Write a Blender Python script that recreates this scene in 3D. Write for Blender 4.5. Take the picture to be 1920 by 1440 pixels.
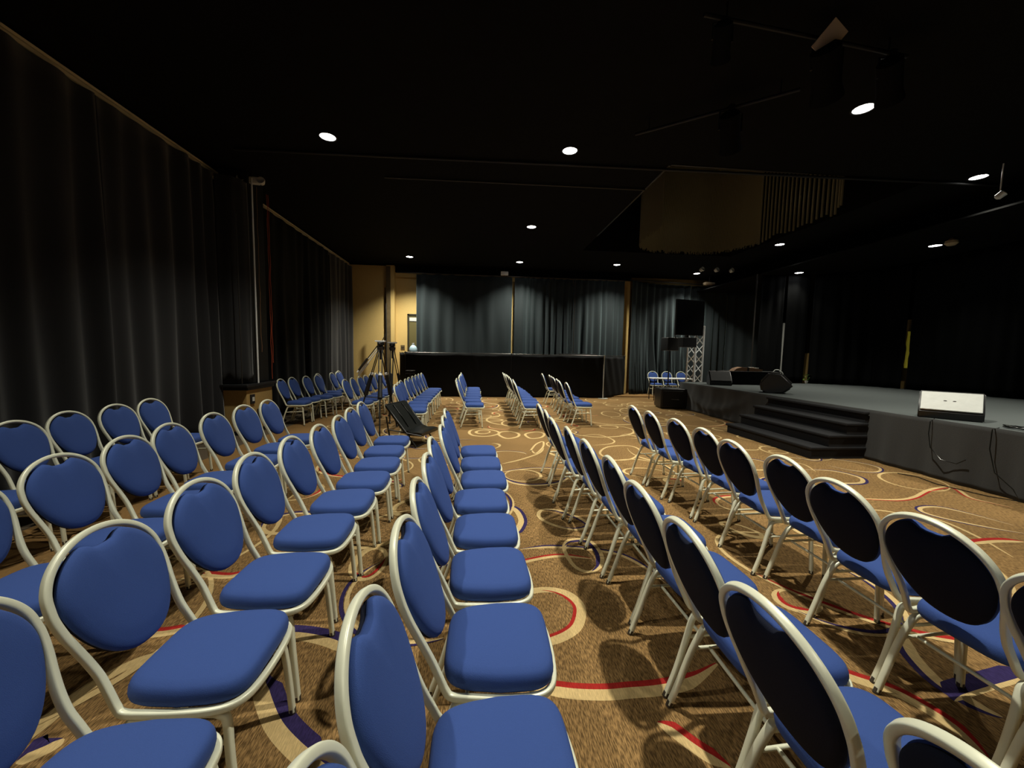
import bpy, bmesh, math, random
from mathutils import Vector, Matrix
C = bpy.context.scene.collection
for o in list(bpy.data.objects): bpy.data.objects.remove(o)
PI = math.pi

# ------------------------------------------------------------------ camera
CAM_H = 1.47
cd = bpy.data.cameras.new('camera'); cam = bpy.data.objects.new('camera', cd); C.objects.link(cam)
cd.sensor_fit = 'HORIZONTAL'; cd.sensor_width = 36.0; cd.lens = 36.0*721/1920; cd.clip_start = .02
cam.matrix_world = Matrix(((0.99593028, -0.01163601, -0.08937267, 0),
                           (-0.08811574, 0.08260851, -0.99267893, 0),
                           (0.01893377, 0.99651414, 0.08124700, CAM_H), (0, 0, 0, 1)))
bpy.context.scene.camera = cam
# ------------------------------------------------------------------ world, exposure
W = bpy.data.worlds.new('world'); bpy.context.scene.world = W; W.use_nodes = True
W.node_tree.nodes['Background'].inputs[0].default_value = (.9, .95, 1, 1)
W.node_tree.nodes['Background'].inputs[1].default_value = .004
vs = bpy.context.scene.view_settings
vs.view_transform = 'Standard'; vs.look = 'None'; vs.gamma = 1; vs.use_curve_mapping = False
vs.exposure = 0.0
SPOT_W = 680.0
LAMP_COL = (1.0, .97, .82)
# ceiling downlights: x, y, z, power factor, label
CEIL = 4.4; SOFFIT = 3.9
DOWN = [(-2.10, 5.78, CEIL, 0.62, 'round white downlight, nearest one on the left side of black ceiling'),
        (1.29, 5.72, CEIL, 1, 'round white downlight in ceiling above the middle aisle, nearest of middle three'),
        (4.46, 4.37, CEIL, 1, 'large bright round downlight in black ceiling in front of the stage stairs'),
        (1.21, 9.14, CEIL, 1, 'round white downlight in ceiling above far block, second in the middle line'),
        (-2.16, 12.53, CEIL, 1.3, 'small round downlight in front of the mustard wall at the back left'),
        (1.31, 12.65, CEIL, .85, 'small round downlight over the middle of the black draped barrier'),
        (4.49, 12.48, CEIL, .85, 'small round downlight above the right end of the black draped barrier'),
        (7.76, 9.58, CEIL, .6, 'small round downlight in ceiling just right of the hanging strand chandelier'),
        (7.90, 5.69, CEIL, .6, 'round downlight in ceiling over the stage near its far right'),
        (9.60, 7.52, SOFFIT, .12, 'small round downlight in lower soffit over the right of stage'),
        (9.09, 10.42, SOFFIT, .08, 'small round downlight in lower soffit at the far back stage corner'),
        (7.71, 13.3, CEIL, .7, 'small round downlight above the tall screen tower, beside three spotlights'),
        (-2.10, 1.5, CEIL, .5, None), (1.25, 2.1, CEIL, .95, None), (7.9, 2.3, CEIL, 1.1, None),
        (-2.10, -1.8, CEIL, .2, None), (1.25, -1.8, CEIL, .25, None)]

# ------------------------------------------------------------------ materials
def mat(name, col, rough=.6, metal=0, sheen=0, emit=None, es=0, spec=.5, bump=None, trans=0, alpha=1, sheen_t=None):
    m = bpy.data.materials.new(name); m.use_nodes = True
    b = m.node_tree.nodes['Principled BSDF']
    b.inputs['Base Color'].default_value = (*col, 1); b.inputs['Roughness'].default_value = rough
    b.inputs['Metallic'].default_value = metal; b.inputs['Specular IOR Level'].default_value = spec
    if sheen:
        b.inputs['Sheen Weight'].default_value = sheen; b.inputs['Sheen Roughness'].default_value = .5
        if sheen_t: b.inputs['Sheen Tint'].default_value = (*sheen_t, 1)
    if emit: b.inputs['Emission Color'].default_value = (*emit, 1); b.inputs['Emission Strength'].default_value = es
    if trans: b.inputs['Transmission Weight'].default_value = trans
    if alpha < 1: b.inputs['Alpha'].default_value = alpha
    if bump:
        n = m.node_tree.nodes; l = m.node_tree.links
        tc = n.new('ShaderNodeTexCoord'); t = n.new('ShaderNodeTexNoise'); bp = n.new('ShaderNodeBump')
        t.inputs['Scale'].default_value = bump[0]; t.inputs['Detail'].default_value = 3
        bp.inputs['Strength'].default_value = bump[1]; bp.inputs['Distance'].default_value = .003
        l.new(tc.outputs['Object'], t.inputs['Vector']); l.new(t.outputs['Fac'], bp.inputs['Height'])
        l.new(bp.outputs['Normal'], b.inputs['Normal'])
        if len(bump) > 2:
            mx = n.new('ShaderNodeMix'); mx.data_type = 'RGBA'
            mx.inputs['A'].default_value = (*[c*bump[2] for c in col], 1); mx.inputs['B'].default_value = (*[min(1, c*(2-bump[2])) for c in col], 1)
            l.new(t.outputs['Fac'], mx.inputs['Factor']); l.new(mx.outputs['Result'], b.inputs['Base Color'])
    return m
M = {}
M['frame'] = mat('cream_champagne_metal', (.82, .82, .64), .36, .10, bump=(60, .05))
M['seat'] = mat('royal_blue_fabric', (.036, .076, .265), .85, sheen=.08, spec=.25, bump=(600, .35, .85), sheen_t=(.4, .5, 1))
M['backpad'] = M['seat']
M['shell'] = mat('dark_navy_rear_panel', (.006, .008, .02), .9, spec=.2, bump=(500, .3, .8))  # rear panel colour, a much darker navy than the front pad's blue
M['cap'] = mat('brown_plastic', (.05, .04, .03), .5)
M['black'] = mat('black_paint', (.010, .010, .010), .6, spec=.3, bump=(20, .1, .8))
M['ceil'] = mat('black_ceiling_paint', (.0045, .0045, .0045), .9, spec=.1, bump=(6, .3, .6))
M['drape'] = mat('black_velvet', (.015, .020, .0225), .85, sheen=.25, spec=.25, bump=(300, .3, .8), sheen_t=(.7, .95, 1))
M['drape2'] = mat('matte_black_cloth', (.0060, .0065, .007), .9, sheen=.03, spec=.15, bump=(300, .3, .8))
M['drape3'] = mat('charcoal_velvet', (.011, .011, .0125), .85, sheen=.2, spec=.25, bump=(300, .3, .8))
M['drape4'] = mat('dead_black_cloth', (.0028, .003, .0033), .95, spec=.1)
M['mustard'] = mat('mustard_wall_paint', (.60, .42, .15), .75, bump=(30, .15, .92))
M['tanwall'] = mat('tan_wall_paint', (.42, .27, .09), .75, bump=(30, .15, .9))
M['brown'] = mat('stained_brown_board', (.11, .075, .03), .6, bump=(9, .3, .5))
M['gold'] = mat('golden_metal_trim', (.92, .78, .52), .5, .0)
M['stagetop'] = mat('dark_grey_carpet', (.095, .106, .106), .95, spec=.15, bump=(250, .6, .6))
M['skirt'] = mat('charcoal_skirt_cloth', (.042, .042, .042), .9, sheen=.15, spec=.2, bump=(200, .4, .7))
M['stair'] = mat('charcoal_stair_carpet', (.022, .022, .024), .95, spec=.15, bump=(250, .6, .6))
M['silver'] = mat('silver_aluminium', (.86, .87, .87), .4, .2)
M['dkmetal'] = mat('dark_metal', (.05, .045, .04), .4, .6)
M['plastic'] = mat('black_plastic', (.012, .012, .013), .4, spec=.5)
M['rig'] = mat('black_rigging_steel', (.02, .019, .018), .5, .3)
M['gloss'] = mat('shiny_black_vinyl', (.007, .008, .007), .3, spec=.35)
M['white'] = mat('white_cover', (.72, .73, .70), .6, bump=(14, .8, .93))
M['lens'] = mat('lamp_lens', (1, 1, 1), .5, emit=(1, .99, .95), es=20)
M['strand'] = mat('amber_bead_strand', (.26, .22, .12), .45, metal=.2)
M['orange'] = mat('orange_red_cable', (.55, .10, .04), .5)
M['yellow'] = mat('yellow_cloth', (.85, .72, .05), .8, sheen=.2)
M['green'] = mat('green_leaves', (.22, .42, .08), .6)
M['wood'] = mat('brown_wood', (.22, .11, .05), .5, bump=(20, .2, .7))
M['dullgold'] = mat('dim_tan_plate', (.55, .42, .26), .6)
M['palewhite'] = mat('pale_plastic', (.6, .6, .56), .5)
M['ice'] = mat('pale_blue_plastic', (.45, .62, .72), .4)
M['doorm'] = mat('dark_bronze_door', (.04, .035, .02), .4)
M['olive'] = mat('olive_door_panel', (.12, .10, .035), .5)
M['screen'] = mat('black_screen_glass', (.003, .003, .003), .35, spec=.3)

def carpet(name, col, contrast=.55):
    m = bpy.data.materials.new(name); m.use_nodes = True
    n = m.node_tree.nodes; l = m.node_tree.links; b = n['Principled BSDF']
    b.inputs['Roughness'].default_value = .95; b.inputs['Specular IOR Level'].default_value = .12
    tc = n.new('ShaderNodeTexCoord'); mp = n.new('ShaderNodeMapping'); mp.inputs['Scale'].default_value = (210, 34, 1)
    l.new(tc.outputs['Object'], mp.inputs['Vector'])
    t = n.new('ShaderNodeTexNoise'); t.inputs['Scale'].default_value = 1; t.inputs['Detail'].default_value = 2
    l.new(mp.outputs['Vector'], t.inputs['Vector'])
    r = n.new('ShaderNodeValToRGB'); r.color_ramp.elements[0].position = .38; r.color_ramp.elements[1].position = .66
    r.color_ramp.elements[0].color = (*[c*(1-contrast) for c in col], 1)
    r.color_ramp.elements[1].color = (*[min(1, c*(1+contrast*1.25)) for c in col], 1)
    l.new(t.outputs['Fac'], r.inputs['Fac'])
    t2 = n.new('ShaderNodeTexNoise'); t2.inputs['Scale'].default_value = .9; t2.inputs['Detail'].default_value = 2
    l.new(tc.outputs['Object'], t2.inputs['Vector'])
    r2 = n.new('ShaderNodeMapRange'); r2.inputs['From Min'].default_value = .3; r2.inputs['From Max'].default_value = .7
    r2.inputs['To Min'].default_value = .82; r2.inputs['To Max'].default_value = 1.15
    l.new(t2.outputs['Fac'], r2.inputs['Value'])
    mx = n.new('ShaderNodeVectorMath'); mx.operation = 'SCALE'
    l.new(r.outputs['Color'], mx.inputs[0]); l.new(r2.outputs['Result'], mx.inputs['Scale'])
    l.new(mx.outputs['Vector'], b.inputs['Base Color'])
    bp = n.new('ShaderNodeBump'); bp.inputs['Strength'].default_value = .5; bp.inputs['Distance'].default_value = .003
    l.new(t.outputs['Fac'], bp.inputs['Height']); l.new(bp.outputs['Normal'], b.inputs['Normal'])
    return m
M['carpet'] = carpet('brown_streaked_carpet', (.235, .138, .054), .5)
M['c_tan'] = carpet('tan_carpet_band', (.60, .43, .20), .12)
M['c_red'] = carpet('red_carpet_band', (.36, .022, .018), .15)
M['c_navy'] = carpet('navy_carpet_band', (.032, .022, .085), .2)
M['c_dark'] = carpet('dark_brown_carpet_fill', (.085, .055, .04), .6)
M['c_border'] = carpet('light_brown_carpet_border', (.24, .135, .05), .1)
M['c_taupe'] = carpet('taupe_carpet_strip', (.10, .075, .05), .1)

# ------------------------------------------------------------------ mesh helpers
class MB:
    def __init__(s): s.bm = bmesh.new(); s.mi = 0
    def face(s, vs):
        try:
            f = s.bm.faces.new(vs); f.material_index = s.mi; return f
        except ValueError: return None
    def box(s, x0, x1, y0, y1, z0, z1, bev=0, rot=None, piv=None):
        r = bmesh.ops.create_cube(s.bm, size=1); vs = r['verts']
        for v in vs:
            v.co = Vector(((x0+x1)/2+v.co.x*(x1-x0), (y0+y1)/2+v.co.y*(y1-y0), (z0+z1)/2+v.co.z*(z1-z0)))
        if bev:
            es = list({e for v in vs for e in v.link_edges})
            r2 = bmesh.ops.bevel(s.bm, geom=es, offset=bev, segments=3, affect='EDGES', profile=.6)
            vs = list({v for f in r2['faces'] for v in f.verts} | {v for v in vs if v.is_valid})
        if rot is not None:
            p = Vector(piv if piv else ((x0+x1)/2, (y0+y1)/2, (z0+z1)/2))
            for v in vs: v.co = rot @ (v.co-p)+p
        for f in {f for v in vs for f in v.link_faces}: f.material_index = s.mi
        return vs
    def tube(s, pts, r, n=8, closed=False, ry=None, cap=True, up=None):
        """sweep an ellipse (r across, ry along 'up') along pts; r may be a list"""
        pts = [Vector(p) for p in pts]; N = len(pts); rings = []
        up0 = Vector(up) if up else None
        prev = None
        for i, p in enumerate(pts):
            a = pts[(i-1) % N] if (closed or i > 0) else p; b = pts[(i+1) % N] if (closed or i < N-1) else p
            t = (b-a).normalized()
            if up0 is not None: u = up0
            elif prev is not None: u = prev
            else: u = Vector((0, 0, 1)) if abs(t.z) < .9 else Vector((1, 0, 0))
            sd = t.cross(u)
            if sd.length < 1e-5: sd = t.cross(Vector((1, .3, 0)))
            sd.normalize(); u2 = sd.cross(t).normalized(); prev = u2
            rr = r[i] if isinstance(r, (list, tuple)) else r; r2 = ry if ry else rr
            ring = []
            for k in range(n):
                an = 2*PI*(k+.5)/n; c, q = math.cos(an), math.sin(an)
                if ry:  # soft rounded rectangle
                    c = math.copysign(abs(c)**.45, c); q = math.copysign(abs(q)**.45, q)
                ring.append(s.bm.verts.new(p+sd*c*rr+u2*q*r2))
            rings.append(ring)
        for i in range(N if closed else N-1):
            A, B = rings[i], rings[(i+1) % N]
            for k in range(n): s.face((A[k], A[(k+1) % n], B[(k+1) % n], B[k]))
        if cap and not closed:
            s.face(rings[0][::-1]); s.face(rings[-1])
    def cyl(s, p0, p1, r, n=16, r1=None):
        s.tube([p0, p1], [r, r if r1 is None else r1], n)
    def lathe(s, prof, n=24, c=(0, 0, 0)):
        c = Vector(c); rings = []
        for (r, z) in prof:
            rings.append([s.bm.verts.new(c+Vector((max(r, 1e-4)*math.cos(2*PI*k/n), max(r, 1e-4)*math.sin(2*PI*k/n), z))) for k in range(n)])
        for A, B in zip(rings, rings[1:]):
            for k in range(n): s.face((A[k], A[(k+1) % n], B[(k+1) % n], B[k]))
        s.face(rings[0][::-1]); s.face(rings[-1])
    def prism(s, poly, ax, a0, a1):
        """poly: 2D points; ax = axis of extrusion"""
        def mk(p, a):
            if ax == 'y': return Vector((p[0], a, p[1]))
            if ax == 'x': return Vector((a, p[0], p[1]))
            return Vector((p[0], p[1], a))
        A = [s.bm.verts.new(mk(p, a0)) for p in poly]; B = [s.bm.verts.new(mk(p, a1)) for p in poly]
        s.face(A); s.face(B[::-1]); n = len(poly)
        for k in range(n): s.face((A[k], B[k], B[(k+1) % n], A[(k+1) % n]))
    def sphere(s, c, r, sc=(1, 1, 1), seg=16):
        res = bmesh.ops.create_uvsphere(s.bm, u_segments=seg, v_segments=seg//2, radius=r)
        for v in res['verts']: v.co = Vector((v.co.x*sc[0], v.co.y*sc[1], v.co.z*sc[2]))+Vector(c)
        for f in {f for v in res['verts'] for f in v.link_faces}: f.material_index = s.mi
    def build(s, name, m, parent=None, smooth=False, fix=True):
        if fix: bmesh.ops.recalc_face_normals(s.bm, faces=s.bm.faces)
        me = bpy.data.meshes.new(name); s.bm.to_mesh(me); s.bm.free()
        for mm in (m if isinstance(m, list) else [m]): me.materials.append(mm)
        if smooth:
            for p in me.polygons: p.use_smooth = True
            me.set_sharp_from_angle(angle=math.radians(smooth if smooth is not True else 45))
        o = bpy.data.objects.new(name, me); C.objects.link(o)
        if parent: o.parent = parent
        return o
def tag(o, label=None, cat=None, group=None, kind=None):
    if label: o['label'] = label
    if cat: o['category'] = cat
    if group: o['group'] = group
    if kind: o['kind'] = kind
    return o
def empty(name, loc, rz=0, label=None, cat=None, group=None):
    o = bpy.data.objects.new(name, None); C.objects.link(o); o.empty_display_size = .1
    o.location = loc; o.rotation_euler = (0, 0, rz); return tag(o, label, cat, group)
def copy_tree(o, parent=None):
    c = o.copy(); C.objects.link(c)
    if parent: c.parent = parent
    for ch in list(o.children): copy_tree(ch, c)
    return c

# ------------------------------------------------------------------ room shell
rnd = random.Random(5)
XL, XR, YN, YB = -4.42, 11.6, -3.2, 14.6
def catmull(pts, step=6, closed=False):
    P = [Vector((*p, 0)) for p in pts]; out = []; N = len(P)
    for i in range(N if closed else N-1):
        p0 = P[(i-1) % N] if closed or i > 0 else P[0]; p1 = P[i]; p2 = P[(i+1) % N]
        p3 = P[(i+2) % N] if closed or i+2 < N else P[-1]
        for k in range(step):
            t = k/step
            out.append(.5*((2*p1)+(-p0+p2)*t+(2*p0-5*p1+4*p2-p3)*t*t+(-p0+3*p1-3*p2+p3)*t**3))
    if not closed: out.append(P[-1])
    return out
fm = MB(); f = fm
f.box(XL, XR, YN, YB, -.1, 0)
LAY = [0.0004]
def band(pts, off0, off1, mi, closed=False, taper=True, var=.0, ph=0):
    """strip between two offsets from a curve, laid into the carpet surface"""
    z = LAY[0]; LAY[0] += .000006; f.mi = mi; N = len(pts); L = []; Rr = []
    for i, p in enumerate(pts):
        a = pts[(i-1) % N] if closed or i > 0 else p; b = pts[(i+1) % N] if closed or i < N-1 else p
        t = (b-a)
        if t.length < 1e-9: t = Vector((1, 0, 0))
        t.normalize(); nn = Vector((-t.y, t.x, 0)); s = 1.0
        if taper and not closed: s = min(1, 4*min(i, N-1-i)/max(1, N-1)+.15)
        s *= 1+var*math.cos(2*PI*i/N-ph)
        L.append(f.bm.verts.new(p+nn*off0*s+Vector((0, 0, z)))); Rr.append(f.bm.verts.new(p+nn*off1*s+Vector((0, 0, z))))
    for i in range(N if closed else N-1):
        j = (i+1) % N; f.face((L[i], Rr[i], Rr[j], L[j]))
    f.mi = 0
def ring(cx, cy, rx, ry, rot=0, w=.03, col=None, a0=0, a1=2*PI, cw=.02, var=.4, ph=None, n=56, inside=True):
    pts = []
    full = a1-a0 > 2*PI-.01
    for k in range(n+(0 if full else 1)):
        a = a0+(a1-a0)*k/n; x, y = rx*math.cos(a), ry*math.sin(a)
        pts.append(Vector((cx+x*math.cos(rot)-y*math.sin(rot), cy+x*math.sin(rot)+y*math.cos(rot), 0)))
    ph = rnd.uniform(0, 6.28) if ph is None else ph
    band(pts, -w/2, w/2, 1, full, var=var, ph=ph)
    if col:
        m = len(pts); i0 = int(m*.1) if full else 0; seg = pts[i0:int(m*.62)] if full else pts
        if inside: band(seg, w/2, w/2+cw, col)
        else: band(seg, -w/2-cw, -w/2, col)
RAW = [[[[0.271, 2.202], [0.36, 2.249], [0.471, 2.254], [0.568, 2.205], [0.613, 2.112], [0.601, 2.02], [0.543, 1.913], [0.441, 1.846], [0.346, 1.83], [0.265, 1.884], [0.212, 2.009], [0.216, 2.122]], 0.055, "c_red", -1, True, 0.02], [[[0.208, 1.622], [0.273, 1.567], [0.412, 1.525], [0.563, 1.507], [0.683, 1.509], [0.805, 1.512], [0.929, 1.528], [1.035, 1.566], [1.162, 1.634]], 0.055, "c_red", 1, False, 0.03], [[[0.734, 1.369], [0.775, 1.327], [0.816, 1.273], [0.863, 1.223], [0.921, 1.186]], 0.04, "c_red", 1, False, 0.03], [[[0.311, 2.568], [0.359, 2.586], [0.52, 2.634], [0.652, 2.641], [0.836, 2.595]], 0.03, "c_red", 1, False, 0.02], [[[0.332, 2.757], [0.476, 2.774], [0.612, 2.774], [0.848, 2.73], [1.052, 2.642], [1.168, 2.473], [1.232, 2.271]], 0.03, "c_navy", 1, False, 0.02], [[[0.576, 3.401], [0.65, 3.483], [0.784, 3.44], [0.905, 3.317], [0.974, 3.129], [0.838, 3.056], [0.674, 3.144], [0.58, 3.275]], 0.035, "c_navy", -1, True, 0.02], [[[0.664, 2.663], [0.679, 2.795], [0.75, 2.885], [0.889, 2.869], [0.925, 2.687], [0.883, 2.522], [0.777, 2.436], [0.692, 2.493]], 0.03, "c_navy", -1, True, 0.03], [[[-1.038, 1.967], [-0.991, 1.96], [-0.878, 1.942], [-0.771, 1.909], [-0.677, 1.864], [-0.599, 1.798]], 0.055, "c_navy", 1, False, 0.05], [[[-0.954, 1.723], [-0.923, 1.643], [-0.855, 1.55], [-0.776, 1.46], [-0.688, 1.386], [-0.595, 1.323], [-0.496, 1.28]], 0.06, "c_navy", 1, False, 0.05], [[[-1.655, 1.421], [-1.662, 1.548], [-1.654, 1.685], [-1.579, 1.816], [-1.453, 1.904]], 0.06, None, 1, False, 0.03], [[[-1.601, 1.386], [-1.57, 1.406], [-1.537, 1.433], [-1.524, 1.465]], 0.05, "c_navy", 1, False, 0.06], [[[-1.72, 2.011], [-1.685, 2.005], [-1.604, 2.007], [-1.538, 2.022], [-1.483, 2.053]], 0.045, "c_red", 1, False, 0.03], [[[-1.822, 2.546], [-1.741, 2.535], [-1.606, 2.51], [-1.54, 2.524], [-1.487, 2.589]], 0.04, "c_red", 1, False, 0.03], [[[1.629, 1.587], [1.698, 1.545], [1.763, 1.497], [1.86, 1.426], [1.91, 1.329], [1.921, 1.242], [1.907, 1.152]], 0.05, "c_red", 1, False, 0.03], [[[2.304, 1.754], [2.235, 1.682], [2.177, 1.599], [2.128, 1.463], [2.154, 1.354], [2.187, 1.291]], 0.05, "c_navy", -1, False, 0.03], [[[2.076, 1.372], [2.164, 1.392], [2.333, 1.421], [2.526, 1.451], [2.678, 1.48]], 0.02, "c_navy", 1, False, 0.07], [[[3.779, 3.67], [4.09, 3.613], [4.413, 3.57], [4.698, 3.634], [5.122, 3.828], [5.47, 3.921], [5.533, 3.865], [5.333, 3.594], [5.369, 3.444], [5.423, 3.317]], 0.035, "c_red", -1, False, 0.02], [[[5.082, 5.247], [5.199, 5.128], [5.438, 4.902], [5.468, 4.673], [5.224, 4.492], [4.953, 4.568], [4.833, 4.813]], 0.03, "c_navy", 1, False, 0.02], [[[4.296, 4.632], [4.655, 4.553], [4.763, 4.331], [4.685, 4.172], [4.511, 4.082], [4.216, 4.111], [4.072, 4.251]], 0.045, "c_navy", 1, False, 0.03], [[[4.84, 2.946], [4.752, 3.217], [4.641, 3.364], [4.438, 3.359], [4.331, 3.248], [4.388, 3.09], [4.562, 2.906], [4.711, 2.798]], 0.035, "c_navy", -1, False, 0.02], [[[3.691, 3.352], [3.937, 3.316], [4.095, 3.209], [4.269, 3.084], [4.211, 2.775], [4.049, 2.443]], 0.03, None, 1, False, 0.03], [[[3.982, 2.65], [4.271, 2.679], [4.488, 2.659]], 0.04, "c_red", 1, False, 0.04], [[[4.232, 5.148], [4.443, 5.005], [4.521, 4.821], [4.392, 4.515]], 0.02, None, 1, False, 0.03], [[[-0.137, 6.927], [-0.093, 7.216], [0.109, 7.319], [0.356, 7.119], [0.394, 6.881], [0.194, 6.659], [-0.039, 6.703]], 0.05, None, 1, True, 0.03], [[[0.389, 6.79], [0.451, 7.022], [0.603, 7.071], [0.754, 6.881], [0.707, 6.615], [0.51, 6.49]], 0.05, None, 1, True, 0.03], [[[0.876, 6.835], [1.1, 7.023], [1.227, 6.882], [1.126, 6.571], [0.926, 6.488]], 0.045, None, 1, True, 0.03], [[[0.812, 5.658], [0.954, 6.062], [1.099, 6.247], [1.038, 5.885], [0.869, 5.503], [0.828, 5.657]], 0.03, None, 1, True, 0.03], [[[0.326, 4.973], [0.596, 5.17], [0.909, 5.502], [1.043, 5.817]], 0.03, None, 1, False, 0.03], [[[0.306, 4.632], [0.725, 4.774], [1.128, 4.718]], 0.03, "c_navy", 1, False, 0.02], [[[0.296, 4.468], [0.403, 4.238], [0.633, 4.142], [0.952, 4.22], [1.145, 4.503]], 0.04, "c_navy", 1, False, 0.03], [[[1.83, 5.486], [2.085, 5.872], [2.463, 5.938], [2.51, 5.632], [2.2, 5.19], [1.91, 5.142]], 0.035, None, 1, True, 0.03], [[[1.767, 6.655], [2.201, 6.789], [2.347, 6.357], [2.205, 6.087], [1.857, 5.981]], 0.03, None, 1, False, 0.03], [[[0.243, 3.602], [0.362, 3.495], [0.397, 3.262], [0.345, 3.08], [0.284, 2.989]], 0.05, "c_navy", 1, False, 0.03]]
MI = {'c_red': 2, 'c_navy': 3}
for pts, w, col, side, closed, cw in RAW:
    P = catmull(pts, 8, closed)
    band(P, -w/2, w/2, 1, closed)
    if col:
        Q = P if not closed else P[len(P)//8:len(P)*6//8]
        if side > 0: band(Q, w/2, w/2+cw, MI[col], False)
        else: band(Q, -w/2-cw, -w/2, MI[col], False)
# taupe strip and light brown border along the left wall
for x0, x1, mi in ((-4.4, -3.55, 6), (-3.55, -2.95, 5)):
    f.mi = mi; v = [f.bm.verts.new((x, y, .0003)) for x, y in ((x0, YN), (x1, YN), (x1, 13.7), (x0, 13.7))]; f.face(v); f.mi = 0
# scattered swirls elsewhere
r = random.Random(77); placed = []
used = [p for it in RAW for p in it[0]]
def ok(x, y, d):
    return all((x-a)**2+(y-b)**2 > d*d for a, b in used)
for k in range(1600):
    x = r.uniform(-2.7, 5.5); y = r.uniform(-1.0, 12.2)
    if y > 12.2 or len(placed) > 240: continue
    big = r.random() < .35; R_ = r.uniform(.35, .75) if big else r.uniform(.12, .3)
    if not ok(x, y, .42 if y < 4 else .2): continue
    if any(abs(R_-q[2]) < .15 and (x-q[0])**2+(y-q[1])**2 < (.55*(R_+q[2])+.12)**2 for q in placed): continue
    placed.append((x, y, R_)); as_ = r.uniform(.45, 1)
    x = min(x, 5.7-R_); x = max(x, -2.9+R_)
    full = r.random() < .6; a0 = r.uniform(0, 6.28); a1 = a0+(2*PI if full else r.uniform(2.2, 4.8))
    col = r.choice([None, None, 2, 3, 3]) if y < 5.5 else r.choice([None, None, None, 3, 2])
    ring(x, y, R_, R_*as_, r.uniform(0, 3.14), w=r.uniform(.022, .042), col=col, a0=a0, a1=a1, cw=r.uniform(.015, .035), inside=r.random() < .6)

floor = f.build('floor', [M['carpet'], M['c_tan'], M['c_red'], M['c_navy'], M['c_dark'], M['c_border'], M['c_taupe']], fix=False)
tag(floor, kind='structure')

def struct(name, bm, m, **k):
    o = bm.build(name, m, **k); o['kind'] = 'structure'; return o
# ceiling with the coffer over the strand chandelier
CX0, CX1, CY0, CY1, CZ = 2.93, 7.35, 5.95, 10.95, 6.9
c = MB()
c.box(XL, CX0, YN, YB, CEIL, CEIL+.12); c.box(CX1, XR, YN, YB, CEIL, CEIL+.12)
c.box(CX0, CX1, YN, CY0, CEIL, CEIL+.12); c.box(CX0, CX1, CY1, YB, CEIL, CEIL+.12)
c.box(CX0-.1, CX0, CY0, CY1, CEIL+.12, CZ); c.box(CX1, CX1+.1, CY0, CY1, CEIL+.12, CZ)
c.box(CX0-.1, CX1+.1, CY0-.1, CY0, CEIL+.12, CZ); c.box(CX0-.1, CX1+.1, CY1, CY1+.1, CEIL+.12, CZ)
c.box(CX0-.1, CX1+.1, CY0-.1, CY1+.1, CZ, CZ+.1)
struct('ceiling', c, M['ceil'])
c = MB(); c.box(CX0-.035, CX0-.001, CY0, 9.6, CEIL-.012, CEIL); c.box(CX0, 5.2, CY0-.035, CY0-.001, CEIL-.012, CEIL)
struct('trim_3', c, M['dkmetal'])
# lower soffit over the right of the stage
c = MB(); c.box(8.25, XR, YN, YB, SOFFIT, SOFFIT+.03); c.box(9.0, XR, YN, YB, SOFFIT+.03, CEIL)
struct('trim_4', c, M['ceil'])
SZ_ = .73
c = MB(); c.box(XL-.15, XL, YN, YB, 0, CEIL); struct('wall_left', c, M['ceil'])
c = MB(); c.box(XR, XR+.15, YN, YB, 0, CEIL); struct('wall_right', c, M['ceil'])
c = MB(); c.box(XL, XR, YN-.15, YN, 0, CEIL); struct('wall_front', c, M['ceil'])
c = MB()
c.box(XL, -2.86, 13.72, YB, 0, CEIL-.06)             # alcove part, left
c.box(-3.13, -2.86, 13.60, 13.72, 0, CEIL-.06)       # pier
c.box(-2.86, 5.52, 13.86, YB, 0, 4.15)
c.box(5.52, XR, 14.45, YB, 0, CEIL)
struct('wall_back', c, M['mustard'])
c = MB(); c.box(-3.12, -2.98, 13.585, 13.6, .3, 4.3); c.box(-3.20, -3.17, 13.69, 13.72, 1.2, 3.6)
struct('trim_5', c, M['brown'])
c = MB(); c.box(-2.86, 5.52, 13.78, 13.90, 4.15, CEIL); struct('trim_6', c, M['ceil'])
# light cream low ledge along the wall at the foot of the back curtain
c = MB(); c.box(4.6, 6.9, 12.9, 14.3, 0, .035, .01); struct('trim_7', c, M['c_border'])
# twin gold rails along the top of the left wall, interrupted by the pillar
for nm, y0, y1 in (('trim_1', YN, 7.05), ('trim_2', 7.75, 13.6)):
    c = MB(); c.box(-4.40, -4.32, y0, y1, 4.325, 4.355, .004); c.box(-4.40, -4.30, y0, y1, 4.262, 4.30, .004)
    c.box(-4.42, -4.39, y0, y1, 4.24, 4.37)
    struct(nm, c, M['gold'])
# door at the back left, half behind the curtain
c = MB(); c.box(-2.46, -2.40, 13.80, 13.86, 0, 2.75, .006); c.box(-2.46, -1.4, 13.80, 13.86, 2.69, 2.75, .006); c.box(-1.46, -1.4, 13.80, 13.86, 0, 2.69, .006)
d = struct('door_1', c, M['doorm'])
c = MB(); c.box(-2.40, -1.46, 13.82, 13.85, 0, 2.69, .004); c.build('door_leaf', M['olive'], d)
c = MB(); c.box(-2.39, -2.14, 13.80, 13.82, 2.50, 2.62, .003); o = c.build('door_sign', M['palewhite'], d); o['label'] = 'small white plate at top of dark door'
# wall switch
c = MB(); c.box(-2.70, -2.56, 13.845, 13.86, 1.50, 1.66, .005); o = c.build('wall_plate', M['brown'])
tag(o, 'small square brown wall plate on mustard wall left of the dark door', 'wall plate')
c = MB(); c.box(-2.67, -2.64, 13.835, 13.846, 1.56, 1.60, .002); c.box(-2.62, -2.59, 13.835, 13.846, 1.56, 1.60, .002); c.build('switch', M['dkmetal'], o)

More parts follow.
